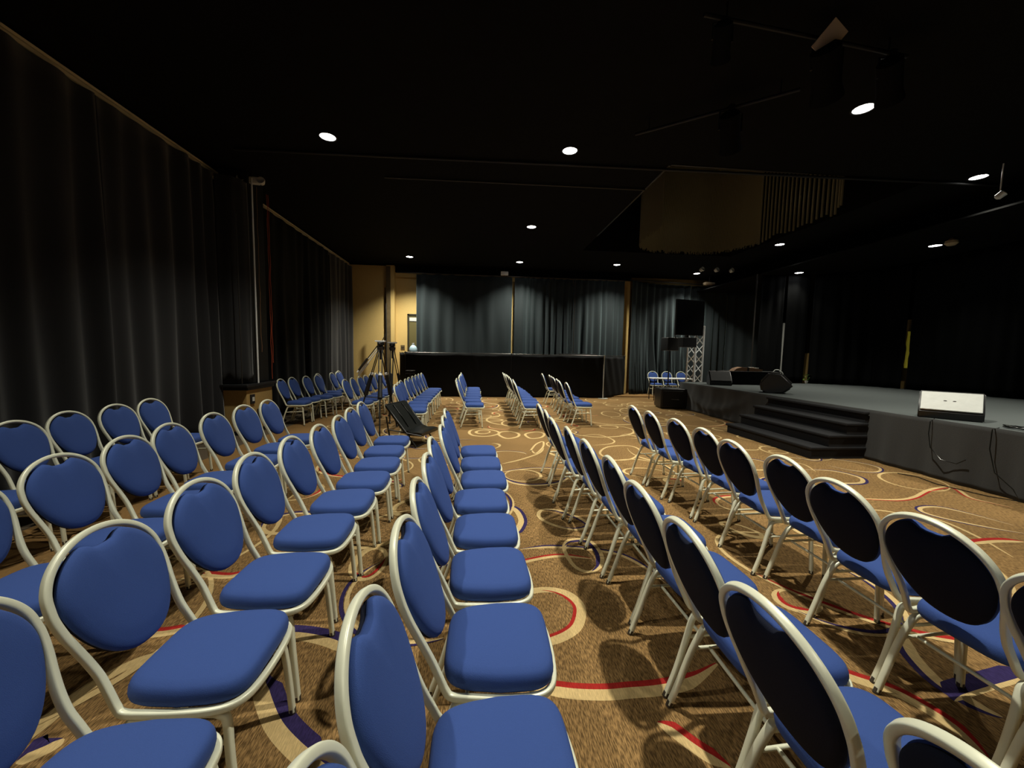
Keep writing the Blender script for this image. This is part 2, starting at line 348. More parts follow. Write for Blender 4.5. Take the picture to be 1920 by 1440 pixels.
# ------------------------------------------------------------------ curtains
def curtain(name, path, z0, z1, m, label, amp=.05, wave=.28, seed=1, flare=0, cat='curtain', group=None, sag=0, thick=.012, parent=None, ztop=None):
    r = random.Random(seed); P = [Vector((*p, 0)) for p in path]
    seg = [(b-a).length for a, b in zip(P, P[1:])]; L = sum(seg)
    def at(s):
        for i, g in enumerate(seg):
            if s <= g or i == len(seg)-1:
                t = (P[i+1]-P[i]).normalized(); return P[i]+t*s, Vector((-t.y, t.x, 0))
            s -= g
    n = int(L/.03)+1; nz = 16
    w = [wave*r.uniform(.7, 1.4) for _ in range(int(L/wave*2)+4)]
    am = [r.uniform(.25, 1.25) for _ in w]
    ph = []; s = 0; k = 0; acc = 0
    for i in range(n+1):
        s = L*i/n
        while s > acc+w[k] and k < len(w)-2: acc += w[k]; k += 1
        t = (s-acc)/w[k]; ph.append(am[k]*math.sin(2*PI*t)+.25*math.sin(s*3.1+seed))
    mb = MB(); G = []
    for j in range(nz+1):
        v = j/nz; row = []
        for i in range(n+1):
            p, nn = at(L*i/n); zz = z0+(z1-z0)*v
            if sag: zz -= sag*v*math.sin(PI*((i/n*2) % 1))
            k2 = amp*(.45+.55*(1-v))
            off = ph[i]*k2+.008*math.sin(7*v+i*.4)
            fl = flare*(1-v)**3
            row.append(mb.bm.verts.new(p+nn*(off-fl*abs(ph[i]))+Vector((0, 0, zz))))
        G.append(row)
    for j in range(nz):
        for i in range(n): mb.face((G[j][i], G[j][i+1], G[j+1][i+1], G[j+1][i]))
    o = mb.build(name, m, parent, smooth=80, fix=False)
    md = o.modifiers.new('thickness', 'SOLIDIFY'); md.thickness = thick; md.offset = 0
    if label: tag(o, label, cat, group)
    return o
# left wall
curtain('curtain', [(-4.24, -3.0), (-4.24, 1.9)], .02, 4.22, M['drape3'], 'black curtain covering left wall beside the camera', seed=11, wave=.4)
curtain('curtain', [(-4.24, 1.93), (-4.24, 4.85)], .02, 4.22, M['drape3'], 'black curtain on left wall behind the nearest blue chairs', seed=12, wave=.45, amp=.06)
curtain('curtain', [(-4.24, 4.88), (-4.24, 6.7)], .02, 4.22, M['drape3'], 'folded charcoal curtain on left wall, lit patch just before the pillar', seed=13, wave=.30, amp=.07)
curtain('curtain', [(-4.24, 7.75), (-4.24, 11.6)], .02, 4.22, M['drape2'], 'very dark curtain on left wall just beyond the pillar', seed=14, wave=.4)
curtain('curtain', [(-4.24, 11.63), (-4.22, 13.5)], .02, 4.22, M['drape3'], 'dark curtain on left wall ending at the mustard back wall', seed=15, wave=.35)
# back wall
curtain('curtain', [(-2.10, 13.5), (1.16, 13.5)], .03, 4.06, M['drape'], 'black back curtain beside the mustard wall, left of the bright gap', seed=21, wave=.42, amp=.075)
curtain('curtain', [(1.25, 13.5), (3.30, 13.5)], .03, 4.06, M['drape'], 'black back curtain with tight lit folds, right of the bright gap', seed=22, wave=.24, amp=.08)
curtain('curtain', [(3.32, 13.52), (5.16, 13.5)], .03, 4.06, M['drape'], 'black back curtain ending at the tall mustard strip on right', seed=24, wave=.22, amp=.08)
curtain('curtain', [(5.48, 13.56), (6.6, 14.12), (8.05, 14.2)], .02, 4.12, M['drape'], 'black flowing curtain behind the three chairs, hem spreading on floor', seed=31, wave=.33, amp=.09, flare=.35)
curtain('curtain', [(8.07, 14.2), (9.5, 14.2)], .02, 4.12, M['drape'], 'black curtain behind the silver truss, brightly lit at its top', seed=33, wave=.26, amp=.08)
curtain('curtain', [(9.5, 14.15), (10.9, 13.2)], .02, 3.9, M['drape'], 'black curtain in the far corner behind the stage', seed=34, wave=.3, amp=.07)
# stage surround
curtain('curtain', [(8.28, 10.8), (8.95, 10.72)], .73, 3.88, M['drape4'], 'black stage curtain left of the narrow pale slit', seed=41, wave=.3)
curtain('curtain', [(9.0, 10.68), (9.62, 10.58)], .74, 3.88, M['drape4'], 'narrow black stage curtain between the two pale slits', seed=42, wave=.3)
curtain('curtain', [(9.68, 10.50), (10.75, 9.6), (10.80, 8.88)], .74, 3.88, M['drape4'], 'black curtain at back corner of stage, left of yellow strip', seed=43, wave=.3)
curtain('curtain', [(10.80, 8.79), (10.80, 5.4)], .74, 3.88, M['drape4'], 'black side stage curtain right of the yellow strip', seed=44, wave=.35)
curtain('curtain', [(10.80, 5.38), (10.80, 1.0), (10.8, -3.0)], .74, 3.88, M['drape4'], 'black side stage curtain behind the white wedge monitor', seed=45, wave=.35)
# curtain rods of the back wall
def rod(p0, p1, r, m, label, cat='curtain rod'):
    c = MB(); c.cyl(p0, p1, r, 10); return tag(c.build('curtain_rod', m, smooth=True), label, cat)
rod((-2.75, 13.5, 4.09), (5.2, 13.5, 4.09), .022, M['dkmetal'], 'thin grey rod holding the three middle back curtains')
rod((5.4, 13.6, 4.15), (9.5, 14.2, 4.15), .022, M['dkmetal'], 'thin dark rod above the curtain behind the screen tower')
# upright poles seen in the gaps
def pole(p, z0, z1, r, label, m='palewhite', cat='pole', group=None):
    c = MB(); c.cyl((p[0], p[1], z0), (p[0], p[1], z1), r, 10); c.cyl((p[0], p[1], z0), (p[0], p[1], z0+.012), .12, 20)
    return tag(c.build('upright_pole', M[m], smooth=True), label, cat, group)
pole((3.35, 13.40), .0, 4.09, .015, 'thin grey upright pole before the seam in the right back curtains', 'dkmetal')
pole((8.12, 10.8), .0, 3.9, .02, 'thin grey pole near the far end of the stage', 'dkmetal')
# light wall visible through the curtain slits behind the stage
for nm, a in (('trim_8', (8.9, 9.2, 10.80, 10.83)), ('trim_9', (9.6, 9.9, 10.66, 10.69)), ('trim_10', (10.96, 10.99, 8.5, 9.1))):
    c = MB(); c.box(*a, SZ_, 1.62 if nm == 'trim_9' else 2.5, .004); struct(nm, c, M['palewhite' if nm == 'trim_8' else 'tanwall'])
# yellow strip, leafy plant
c = MB(); pts = [(10.86, 8.83+.02*math.sin(k*2.1), 1.27+.9*k/10) for k in range(11)]
for a, b_, w in [(0, 1, 1)]:
    P = []
    for k in range(13):
        z = 1.27+.92*k/12; w0 = .035+.008*math.sin(k*1.7); y = 8.83+.01*math.sin(k*.9)
        P.append((c.bm.verts.new((10.83, y-w0, z)), c.bm.verts.new((10.83, y+w0, z)), c.bm.verts.new((10.80, y-w0, z)), c.bm.verts.new((10.80, y+w0, z))))
    for A, B in zip(P, P[1:]):
        c.face((A[0], A[1], B[1], B[0])); c.face((A[2], B[2], B[3], A[3])); c.face((A[0], B[0], B[2], A[2])); c.face((A[1], A[3], B[3], B[1]))
    c.face((P[0][0], P[0][2], P[0][3], P[0][1])); c.face((P[-1][0], P[-1][1], P[-1][3], P[-1][2]))
tag(c.build('yellow_strip', M['yellow']), 'narrow bright yellow cloth strip hanging in the gap of the stage curtains', 'cloth strip')
pl = empty('potted_plant', (9.66, 10.5, .73), 0, 'tiny green leafy plant at the foot of the back stage curtains', 'plant')
c = MB(); c.lathe([(.03, 0), (.045, .08), (.04, .08)], 14); c.build('pot', M['palewhite'], pl)
c = MB(); r = random.Random(3)
for k in range(26):
    a = r.uniform(0, 6.28); h = r.uniform(.08, .26); q = r.uniform(.01, .07)
    p = Vector((q*math.cos(a), q*math.sin(a), h)); d_ = Vector((math.cos(a), math.sin(a), r.uniform(.2, 1))).normalized()*.05; s_ = Vector((-math.sin(a), math.cos(a), 0))*.018
    vv = [c.bm.verts.new(x) for x in (p, p+d_*.5+s_, p+d_, p+d_*.5-s_)]; c.face(vv)
c.build('leaves', M['green'], pl, fix=False)

# ------------------------------------------------------------------ low draped barrier in front of the back curtains
bar = empty('draped_barrier', (-2.27, 12.4, 0), 0, 'long low black draped barrier across the room behind the far chairs', 'barrier')
def bpath(name, path, z1, seed, amp=.015, m='drape2', sag=.03):
    o = curtain(name, path, .02, z1, M[m], None, amp=amp, wave=.5, seed=seed, sag=sag, parent=bar)
    o.matrix_parent_inverse = Matrix.Translation((2.27, -12.4, 0)); return o
bpath('drape_panel', [(-2.27, 12.42), (1.08, 12.40)], 1.43, 51)
bpath('drape_panel', [(1.10, 12.40), (4.14, 12.40)], 1.43, 52)
bpath('drape_panel', [(4.20, 12.42), (5.28, 13.45)], 1.42, 53)
bpath('drape_panel', [(-2.30, 12.42), (-2.52, 12.75)], 1.43, 54)
for x, y in ((-2.28, 12.44), (1.09, 12.44), (4.17, 12.43)):
    c = MB(); c.cyl((x, y, 0), (x, y, 1.45), .018, 10); c.cyl((x, y, 0), (x, y, .012), .16, 20)
    o = c.build('upright', M['palewhite' if x > 4 else 'dkmetal'], bar, smooth=True); o.matrix_parent_inverse = Matrix.Translation((2.27, -12.4, 0))
c = MB(); c.cyl((-2.28, 12.44, 1.42), (4.17, 12.43, 1.42), .014, 8); c.cyl((4.17, 12.43, 1.42), (5.3, 13.47, 1.42), .014, 8)
o = c.build('top_rail', M['dkmetal'], bar); o.matrix_parent_inverse = Matrix.Translation((2.27, -12.4, 0))
c = MB(); c.box(2.7, 4.0, 12.7, 13.1, 1.40, 1.47, .01); c.box(2.8, 2.86, 12.75, 13.05, 0, 1.4); c.box(3.84, 3.9, 12.75, 13.05, 0, 1.4)
tag(c.build('high_table', M['black']), 'dark table top just showing above the black draped barrier', 'table')
# pale blue jug at the left end
jug = empty('water_jug', (-2.12, 12.95, 1.25), 0, 'pale blue plastic jug showing above left end of the draped barrier', 'jug')
c = MB(); c.lathe([(.06, 0), (.125, .02), (.13, .12), (.12, .15), (.13, .18), (.125, .30), (.09, .37), (.04, .41), (.035, .44)], 20); c.build('jug_body', M['ice'], jug, smooth=True)
c = MB(); c.lathe([(.042, .43), (.042, .47), (.02, .475)], 16); c.build('cap', M['palewhite'], jug, smooth=True)
c = MB(); c.box(-2.35, -1.75, 12.7, 13.2, 1.21, 1.25, .006); c.box(-2.32, -2.28, 12.73, 12.77, 0, 1.21); c.box(-1.82, -1.78, 12.73, 12.77, 0, 1.21); c.box(-2.32, -2.28, 13.13, 13.17, 0, 1.21); c.box(-1.82, -1.78, 13.13, 13.17, 0, 1.21)
tag(c.build('jug_table', M['black']), 'small black stand hidden behind the barrier carrying the jug', 'table')

# ------------------------------------------------------------------ pillar on the left
pil = empty('pillar', (-3.98, 7.14, 0), 0, 'pillar by left wall with tan base, black ledge and black wrap above', 'pillar')
c = MB(); c.box(-.26, .16, -.42, .38, 0, .82, .01); o = c.build('base', M['tanwall'], pil); o['label'] = 'tan painted lower part of the pillar'
c = MB(); c.box(-.265, .175, -.43, .39, 0, .07, .008); c.build('skirting', M['black'], pil)
c = MB(); c.box(-.30, .22, -.50, .44, .815, .86, .012); c.box(-.26, .19, -.44, .40, .76, .815, .008); c.build('ledge', M['plastic'], pil)
c = MB(); c.box(-.22, .12, -.10, .36, .86, CEIL, .02); c.build('wrapped_shaft', M['black'], pil)
o = curtain('wrap_cloth', [(-.2, -.44), (.02, -.36), (.12, -.12)], .87, 4.2, M['drape3'], None, amp=.03, wave=.2, seed=61, parent=pil)
c = MB(); c.cyl((.17, -.08, .86), (.17, -.08, 4.3), .014, 8); o = c.build('conduit', M['silver'], pil, smooth=True)
c = MB(); c.cyl((.12, -.46, .86), (.12, -.46, 3.6), .007, 8); o = c.build('conduit', M['dkmetal'], pil, smooth=True)
r = random.Random(8)
for x, y, m_, z0 in ((.19, .02, 'wood', 1.4), (.19, .34, 'orange', .9), (.20, .37, 'orange', 1.2)):
    c = MB(); c.tube([(x+.004*math.sin(k*1.3+y*9), y+.006*math.sin(k*.7+x*5), z0+(4.2-z0)*k/30) for k in range(31)], .0038, 6)
    o = c.build('cable', M[m_], pil, smooth=True)
for z, n_ in ((.60, 'switch_box'), (.33, 'outlet')):
    y = -.28 if z > .5 else -.08
    c = MB(); c.box(.16, .185, y-.055, y+.055, z-.08, z+.08, .006); o = c.build(n_, M['plastic'], pil)
    c = MB(); c.box(.185, .192, y-.03, y+.03, z-.035, z+.035, .003); c.build('face_plate', M['palewhite'], o)

# ------------------------------------------------------------------ banquet chair
def arch_path():
    """back frame centre line: lateral y, height z, on a back plane leaning rearwards"""
    pts = []
    def bx(z): # rearward offset against height
        t = (z-.40)/.48; return -.185*t-.014*math.sin(PI*t)
    side = [(.170, .405), (.166, .45), (.163, .50), (.168, .55), (.177, .60), (.186, .645), (.191, .69), (.190, .720)]
    top = []
    for k in range(1, 12):
        a = PI*k/12; top.append((.190*math.cos(a), .720+.155*math.sin(a)))
    full = side+top+[(-y, z) for y, z in reversed(side)]
    return [Vector((bx(z), y, z)) for y, z in full], bx
def smooth3(P, step, closed=False):
    P = [Vector(p) for p in P]; out = []; N = len(P)
    for i in range(N if closed else N-1):
        p0 = P[(i-1) % N] if closed or i > 0 else P[0]; p1 = P[i]; p2 = P[(i+1) % N]
        p3 = P[(i+2) % N] if closed or i+2 < N else P[-1]
        for k in range(step):
            t = k/step; out.append(.5*((2*p1)+(-p0+p2)*t+(2*p0-5*p1+4*p2-p3)*t*t+(-p0+3*p1-3*p2+p3)*t**3))
    if not closed: out.append(P[-1])
    return out
def make_chair():
    root = empty('banquet_chair', (0, 0, 0))
    ap, bx = arch_path()
    # back frame with the side rails and front of the seat ring: one bent tube
    fr = MB()
    ring_pts = []
    right = [(.02, -.175), (.09, -.184), (.18, -.190), (.25, -.190), (.305, -.180), (.338, -.152), (.354, -.10), (.360, 0)]
    full = [Vector((x, y, .388)) for x, y in right]
    left = [Vector((v.x, -v.y, v.z)) for v in full[:-1]]
    path = ap[::-1]                                     # from -y side ... reversed: starts at -y bottom
    # start at y=-.17 bottom -> over arch -> y=+.17 bottom, then seat ring round the front back to the start
    path = [p for p in ap[::-1]]
    loop = path+left+[full[-1]]+full[:-1][::-1]
    fr.tube(smooth3(loop, 4, True), .0100, 12, closed=True, ry=.0115)
    fr.build('frame', M['frame'], root, smooth=60)
    # legs: front and rear, meeting under the seat
    for sgn in (-1, 1):
        y0 = .170*sgn; y1 = .186*sgn
        l = MB(); l.tube(smooth3([(-.092, y1, .008), (-.052, y1, .12), (-.012, y1*.97, .25), (.018, y0, .335), (.035, y0, .357), (.065, y0, .366), (.17, y0, .366)], 3), .011, 8, ry=.0125, up=(0, 1, 0))
        lg = l.build('leg', M['frame'], root, smooth=60)
        k = MB(); k.tube([(-.096, y1, 0), (-.087, y1, .022)], .0135, 8); k.build('foot_cap', M['cap'], lg)
        l = MB(); l.tube(smooth3([(.17, y0, .366), (.250, y0, .366), (.283, y0, .357), (.298, y0, .332), (.310, y1*.98, .22), (.326, y1, .008)], 3), .011, 8, ry=.0125, up=(0, 1, 0))
        lg = l.build('leg', M['frame'], root, smooth=60)
        k = MB(); k.tube([(.3265, y1, 0), (.325, y1, .022)], .0135, 8); k.build('foot_cap', M['cap'], lg)
        s_ = MB(); s_.tube([(.002, .178*sgn, .262), (.316, .178*sgn, .272)], .0075, 8); s_.build('side_stretcher', M['frame'], root, smooth=60)
    s_ = MB(); s_.tube([(.06, -.176, .264), (.06, .176, .264)], .0075, 8)
    s_.build('cross_stretcher', M['frame'], root, smooth=60)
    # seat cushion
    s = MB(); rings = []
    def outline(sc, z, n=44):
        out = []
        for k in range(n):
            a = 2*PI*k/n; ca, sa = math.cos(a), math.sin(a); e = .42
            x = math.copysign(abs(ca)**e, ca); y = math.copysign(abs(sa)**e, sa)
            wid = .187 if x > 0 else .187-.022*(-x)
            out.append(Vector((.168+x*(.186)*sc[0], y*wid*sc[1], z)))
        return out
    prof = [((.90, .90), .396), ((.955, .955), .397), ((.985, .985), .405), ((1, 1), .420), ((.99, .99), .436), ((.965, .965), .449), ((.92, .92), .4575), ((.80, .80), .464), ((.55, .55), .468), ((.25, .25), .470)]
    for sc, z in prof: rings.append([s.bm.verts.new(p) for p in outline(sc, z)])
    for A, B in zip(rings, rings[1:]):
        n = len(A)
        for k in range(n): s.face((A[k], A[(k+1) % n], B[(k+1) % n], B[k]))
    s.face(rings[0][::-1]); s.face(rings[-1])
    s.build('seat', M['seat'], root, smooth=80)
    # back pad: outline in (y, z) with a hand-grip scoop at the top
    def bo(sc, n=64):
        out = []
        cz = .652
        for k in range(n):
            a = 2*PI*k/n; ca, sa = math.cos(a), math.sin(a)
            if sa >= 0:
                y = .177*ca; z = .702+(.860-.702)*sa
            else:
                y = .177*math.copysign(abs(ca)**.92, ca); z = .702+.212*sa
                y *= 1-.10*max(0, -sa)*abs(ca)
            if sa > 0: z -= .034*math.exp(-(y/.052)**4)
            y *= sc; z = cz+(z-cz)*sc
            out.append((y, z))
        return out
    def pad(depths, name, m, par):
        q = MB(); rr = []
        for sc, d_ in depths:
            rr.append([q.bm.verts.new(Vector((bx(z)+d_, y, z+.35*d_))) for y, z in bo(sc)])
        for A, B in zip(rr, rr[1:]):
            n = len(A)
            for k in range(n): q.face((A[k], A[(k+1) % n], B[(k+1) % n], B[k]))
        q.face(rr[0]); q.face(rr[-1][::-1])
        return q.build(name, m, par, smooth=80)
    bp = pad([(.965, .000), (.995, .002), (1, .009), (.98, .018), (.94, .025), (.85, .031), (.6, .037), (.3, .040)], 'backrest', M['backpad'], root)
    sh = pad([(.3, -.022), (.6, -.021), (.85, -.018), (.95, -.014), (.985, -.007), (.985, -.0005)], 'back_panel', M['shell'], bp)
    sh['label'] = 'near-black navy rear of the backrest'
    return root
ORD = ['first', 'second', 'third', 'fourth', 'fifth', 'sixth', 'seventh', 'eighth', 'ninth', 'tenth', 'eleventh', 'twelfth']
# arch-top positions, near block: row -> (x, [y...]) measured from the camera outwards
NEAR = [[(-3.30, 2.72), (-3.33, 3.20), (-3.41, 3.68), (-3.41, 4.13), (-3.44, 4.60)],
        [(-2.02, 1.74), (-2.04, 2.21), (-2.09, 2.67), (-2.15, 3.12), (-2.16, 3.63), (-2.21, 4.13), (-2.20, 4.58)],
        [(-1.02, .88), (-1.03, 1.32), (-1.04, 1.76), (-1.05, 2.22), (-1.05, 2.65), (-1.03, 3.08), (-1.05, 3.52), (-1.08, 3.99), (-1.11, 4.46)],
        [(-.05, .46), (-.07, .88), (-.07, 1.31), (-.08, 1.75), (-.09, 2.19), (-.11, 2.63), (-.08, 3.08), (-.11, 3.52), (-.12, 3.97)],
        [(.95, .42), (.91, .84), (.93, 1.25), (.95, 1.67), (.97, 2.11), (.95, 2.55), (.92, 3.0), (.89, 3.45), (.90, 3.92), (.91, 4.40)],
        [(1.84, .83), (1.88, 1.25), (1.94, 1.67), (2.04, 2.10), (2.00, 2.52), (2.04, 2.96), (2.04, 3.41), (2.00, 3.86), (1.99, 4.29)]]
FAR = [[(-3.60, 7.76), (-3.60, 8.22), (-3.50, 8.66), (-3.46, 9.10), (-3.64, 9.60), (-3.47, 10.05), (-3.50, 10.5), (-3.62, 10.95)],
       [(-2.43, 7.86 + .47*k) for k in range(7)],
       [(-1.22, 6.82), (-1.28, 7.27)] + [(-1.32, 7.74 + .47*k) for k in range(7)],
       [(-.20, 7.58)] + [(-.25, 8.12 + .47*k) for k in range(7)],
       [(.92, 7.50), (.94, 7.97)] + [(.97, 8.44 + .47*k) for k in range(6)] + [(.95, 11.3)],
       [(2.03, 7.78), (1.97, 8.28), (2.03, 8.85), (2.07, 9.35), (2.11, 9.85), (2.15, 10.4), (2.07, 11.1)]]
chair0 = make_chair(); first = True
rj = random.Random(17)
def place(x, y, rz, label, group):
    global first
    o = chair0 if first else copy_tree(chair0); first = False
    o.location = (x-.022*math.cos(rz), y-.022*math.sin(rz), 0); o.rotation_euler = (0, 0, rz)
    tag(o, label, 'chair', group)
for rows, blk, ref, grp in ((NEAR, 'near', 'the camera', 'blue banquet chairs in the near block'), (FAR, 'far', 'cross aisle', 'blue banquet chairs in the far block')):
    for i, row in enumerate(rows):
        for k, (x, y) in enumerate(row):
            place(x+rj.uniform(-.012, .012), y, math.radians(rj.uniform(-2, 2)), f'blue banquet chair, {ORD[k]} from {ref} in {ORD[i]} {blk} row from left curtain', grp)
for k, (x, nm) in enumerate(((6.46, 'leftmost'), (7.00, 'middle one'), (7.56, 'rightmost'))):
    place(x, 13.55, -PI/2+rj.uniform(-.1, .1)+.02, f'blue banquet chair facing the camera behind the small table, {nm} of three', 'chairs behind the small table')

# ------------------------------------------------------------------ stage
SX, SZ = 5.75, .73
st = empty('stage', (SX, 2, 0), 0, 'low stage with grey carpeted top and charcoal cloth skirt', 'stage')
inv = Matrix.Translation((-SX, -2, 0))
def spart(b, name, m, lab=None, **k):
    o = b.build(name, m, st, **k); o.matrix_parent_inverse = inv
    if lab: o['label'] = lab
    return o
c = MB(); c.box(SX+.03, 11.2, -3.0, 10.45, .68, SZ, .008); spart(c, 'deck', M['stagetop'], 'grey carpeted stage top')
c = MB(); c.box(SX+.12, 11.1, -2.9, 10.35, 0, .68); spart(c, 'riser', M['black'])
# skirt with a swag near the far end
c = MB(); G = []; n = 260; nz = 14
for j in range(nz+1):
    v = j/nz; row = []
    for i in range(n+1):
        y = -3.0+13.45*i/n; z = .005+(SZ-.003)*v
        off = .012*math.sin(y*9)+.010*math.sin(y*23+1)*(1-v)
        if y > 7.5:                                     # loose swag: cloth bulges in a sagging curve
            u = (y-7.5)/2.9; sagz = .62-.42*math.sin(PI*min(1, u*1.05)); d_ = (z-sagz)
            off -= .075*math.exp(-(d_/.10)**2)*math.sin(PI*u)*1.0
        off -= .03*(1-v)**2
        row.append(c.bm.verts.new((SX+off, y, z)))
    G.append(row)
for j in range(nz):
    for i in range(n): c.face((G[j][i], G[j][i+1], G[j+1][i+1], G[j+1][i]))
o = spart(c, 'skirt', M['skirt'], 'charcoal cloth skirt along the stage front', smooth=80, fix=False)
md = o.modifiers.new('t', 'SOLIDIFY'); md.thickness = .01; md.offset = 1
o = curtain('skirt', [(SX, 10.47), (8.9, 10.5)], .01, SZ, M['skirt'], None, amp=.02, wave=.4, seed=71, parent=st); o.matrix_parent_inverse = inv
# stairs
sr = empty('stage_stairs', (4.87, 5.1, 0), 0, 'four-step charcoal carpeted stair block against the stage front', 'stairs')
Y0, Y1 = 0, 1.95
for k in range(4):
    x0 = .27*k; z1 = .178*(k+1)-(.008 if k == 3 else 0)
    c = MB(); c.box(x0-.02, .87, Y0+(.0), Y1, z1-.045, z1, .014); c.box(x0+.01, .87, Y0+.02, Y1-.02, z1-.178+(.001 if k else .0), z1-.045)
    c.build('step', M['stair'], sr, smooth=40)
# white wedge monitor
def wedge(name, loc, rz, L, D, H, face_m, body_m, label, cat='stage monitor', band_m=None, group=None, low=.10):
    root = empty(name, loc, rz, label, cat, group); PK = -D*.1 if face_m == 'white' else D*.1
    c = MB(); c.prism([(-D/2, 0), (D/2, 0), (D/2+.02, H*.55), (D*.28, H), (PK, H), (-D/2-.02, low)], 'y', -L/2, L/2)
    bmesh.ops.bevel(c.bm, geom=c.bm.edges[:], offset=.012, segments=2, affect='EDGES')
    c.build('cabinet', M[body_m], root, smooth=40)
    c = MB(); a = Vector((-D/2-.02, 0, low)); b = Vector((PK, 0, H)); t = (b-a).normalized(); nn = Vector((-t.z, 0, t.x))
    P = []
    for u in (.04, .96):
        for y in (-L/2+.02, L/2-.02): P.append(a+(b-a)*u+Vector((0, y, 0)))
    A = [P[0], P[1], P[3], P[2]]; lo = [c.bm.verts.new(p+nn*.001) for p in A]; hi = [c.bm.verts.new(p+nn*.016) for p in A]
    c.face(lo[::-1]); c.face(hi)
    for k in range(4): c.face((lo[k], lo[(k+1) % 4], hi[(k+1) % 4], hi[k]))
    bmesh.ops.bevel(c.bm, geom=c.bm.edges[:], offset=.004, segments=2, affect='EDGES')
    fo = c.build('front_face', M[face_m], root, smooth=40)
    if face_m == 'white':
        fo['label'] = 'white front face with two small slots'
        c = MB()
        for y in (-.03, .05):
            p = a+(b-a)*.52+nn*.017; c.sphere((p.x, y, p.z), .012, (.5, 1.3, .4), 10)
        c.build('slot', M['dkmetal'], fo)
    return root
wedge('wedge_monitor', (6.07, 4.40, SZ), math.radians(38), .56, .34, .34, 'white', 'plastic', 'white-faced wedge stage monitor lying near the stage front edge')
wedge('wedge_monitor', (6.32, 9.55, SZ), math.radians(70), .52, .40, .36, 'skirt', 'plastic', 'dark grey wedge speaker at the far left end of the stage')
# black bag-like speaker beside the stairs
c = MB(); c.prism([(-.22, .02), (-.10, 0), (.16, 0), (.30, .12), (.33, .20), (.12, .42), (-.10, .44), (-.26, .22)], 'y', -.20, .20)
bmesh.ops.bevel(c.bm, geom=c.bm.edges[:], offset=.04, segments=3, affect='EDGES')
o = c.build('angled_speaker', M['plastic'], smooth=50); o.location = (6.22, 7.55, SZ); o.rotation_euler = (0, 0, math.radians(-40)); tag(o, 'black angular monitor speaker on stage just above the stairs', 'speaker')
# black covered table with brown case
t = empty('covered_table', (7.35, 9.85, SZ), math.radians(-6), 'low black cloth covered table at the far end of the stage', 'table')
c = MB(); c.box(-.68, .68, -.22, .22, .0, .34, .02); c.build('cloth', M['drape2'], t); c = MB(); c.box(-.70, .70, -.24, .24, .34, .36, .006); c.build('table_top', M['black'], t)
t = empty('instrument_case', (7.25, 9.85, SZ+.36), math.radians(-6), 'open brown wooden case lying on the black covered table', 'case')
c = MB(); c.prism([(-.38, 0), (.36, 0), (.40, .05), (.1, .09), (-.16, .11), (-.30, .07)], 'y', -.12, .12); c.build('body', M['wood'], t)
c = MB(); c.box(-.02, .03, -.125, .125, .0, .105, .004); c.build('strap', M['black'], t)
c = MB(); c.box(.06, .16, -.10, -.02, .09, .115, .004); c.box(.20, .30, -.10, -.02, .075, .10, .004); c.build('latch', M['palewhite'], t)
c = MB(); c.tube([(8.02, 9.80, SZ+.36), (8.06, 9.78, SZ+.41), (8.14, 9.76, SZ+.41), (8.22, 9.72, SZ+.34), (8.26, 9.70, SZ+.22), (8.27, 9.69, SZ+.01)], .012, 8)
tag(c.build('cable_loop', M['palewhite'], smooth=True), 'pale cable curving down beside the black covered table', 'cable')
# pedal and cables by the white wedge
pd = empty('cable_bundle', (5.98, 3.66, SZ), 0, 'small heap of black cable on the stage edge beside white wedge', 'cable')
c = MB(); r = random.Random(4); P = []
for k in range(70):
    a = k*.55; rr = .05+.05*r.random(); P.append((rr*1.0*math.cos(a), 1.6*rr*math.sin(a), .012+.02*r.random()))
c.tube(P, .006, 6); c.build('coil', M['gloss'], pd, smooth=True)
c = MB(); c.box(-.05, .05, -.16, -.06, .0, .03, .008); c.build('plug_box', M['plastic'], pd)
c = MB(); c.tube([(5.80, 4.35, .735), (5.72, 4.33, .70), (5.70, 4.32, .55), (5.69, 4.28, .38), (5.68, 4.15, .26), (5.69, 4.0, .25), (5.69, 3.92, .32)], .005, 6)
tag(c.build('hanging_cable', M['gloss'], smooth=True), 'thin black cable hanging over the stage skirt below white wedge', 'cable')
c = MB(); c.tube([(5.82, 3.75, .735), (5.72, 3.74, .72), (5.70, 3.73, .5), (5.69, 3.66, .25), (5.69, 3.5, .12), (5.66, 3.42, .02), (5.55, 3.6, .01), (5.45, 4.0, .01), (5.52, 4.25, .01), (5.42, 4.4, .01)], .005, 6)
tag(c.build('floor_cable', M['gloss'], smooth=True), 'thin black cable dropping from stage and trailing across carpet', 'cable')

# ------------------------------------------------------------------ subwoofer, table, truss with screen
sb = empty('subwoofer', (5.45, 10.35, 0), math.radians(-8), 'large black speaker box on the floor at stage end', 'speaker')
c = MB(); c.box(-.38, .38, -.28, .28, .03, .56, .03); c.build('cabinet', M['plastic'], sb, smooth=40)
c = MB(); c.box(-.33, .33, -.292, -.278, .08, .50, .01); c.build('grille', M['black'], sb)
c = MB(); c.box(-.10, .10, -.305, -.29, .26, .275, .003); c.build('badge', M['dkmetal'], sb)
for x in (-.3, .3):
    c = MB(); c.box(x-.04, x+.04, -.24, .24, 0, .032, .006); c.build('foot', M['plastic'], sb)
tb = empty('folding_table', (6.3, 12.2, 0), math.radians(-3), 'narrow pale topped table in front of three facing chairs', 'table')
c = MB(); c.box(-.62, .75, -.25, .25, .70, .73, .006); c.build('table_top', M['silver'], tb)
for x in (-.55, .68):
    for y in (-.2, .2):
        c = MB(); c.cyl((x, y, 0), (x, y, .7), .014, 10); c.build('leg', M['dkmetal'], tb, smooth=True)
tr = empty('truss_tower', (6.44, 10.95, 0), math.radians(12), 'silver box truss tower standing behind the stage end', 'truss')
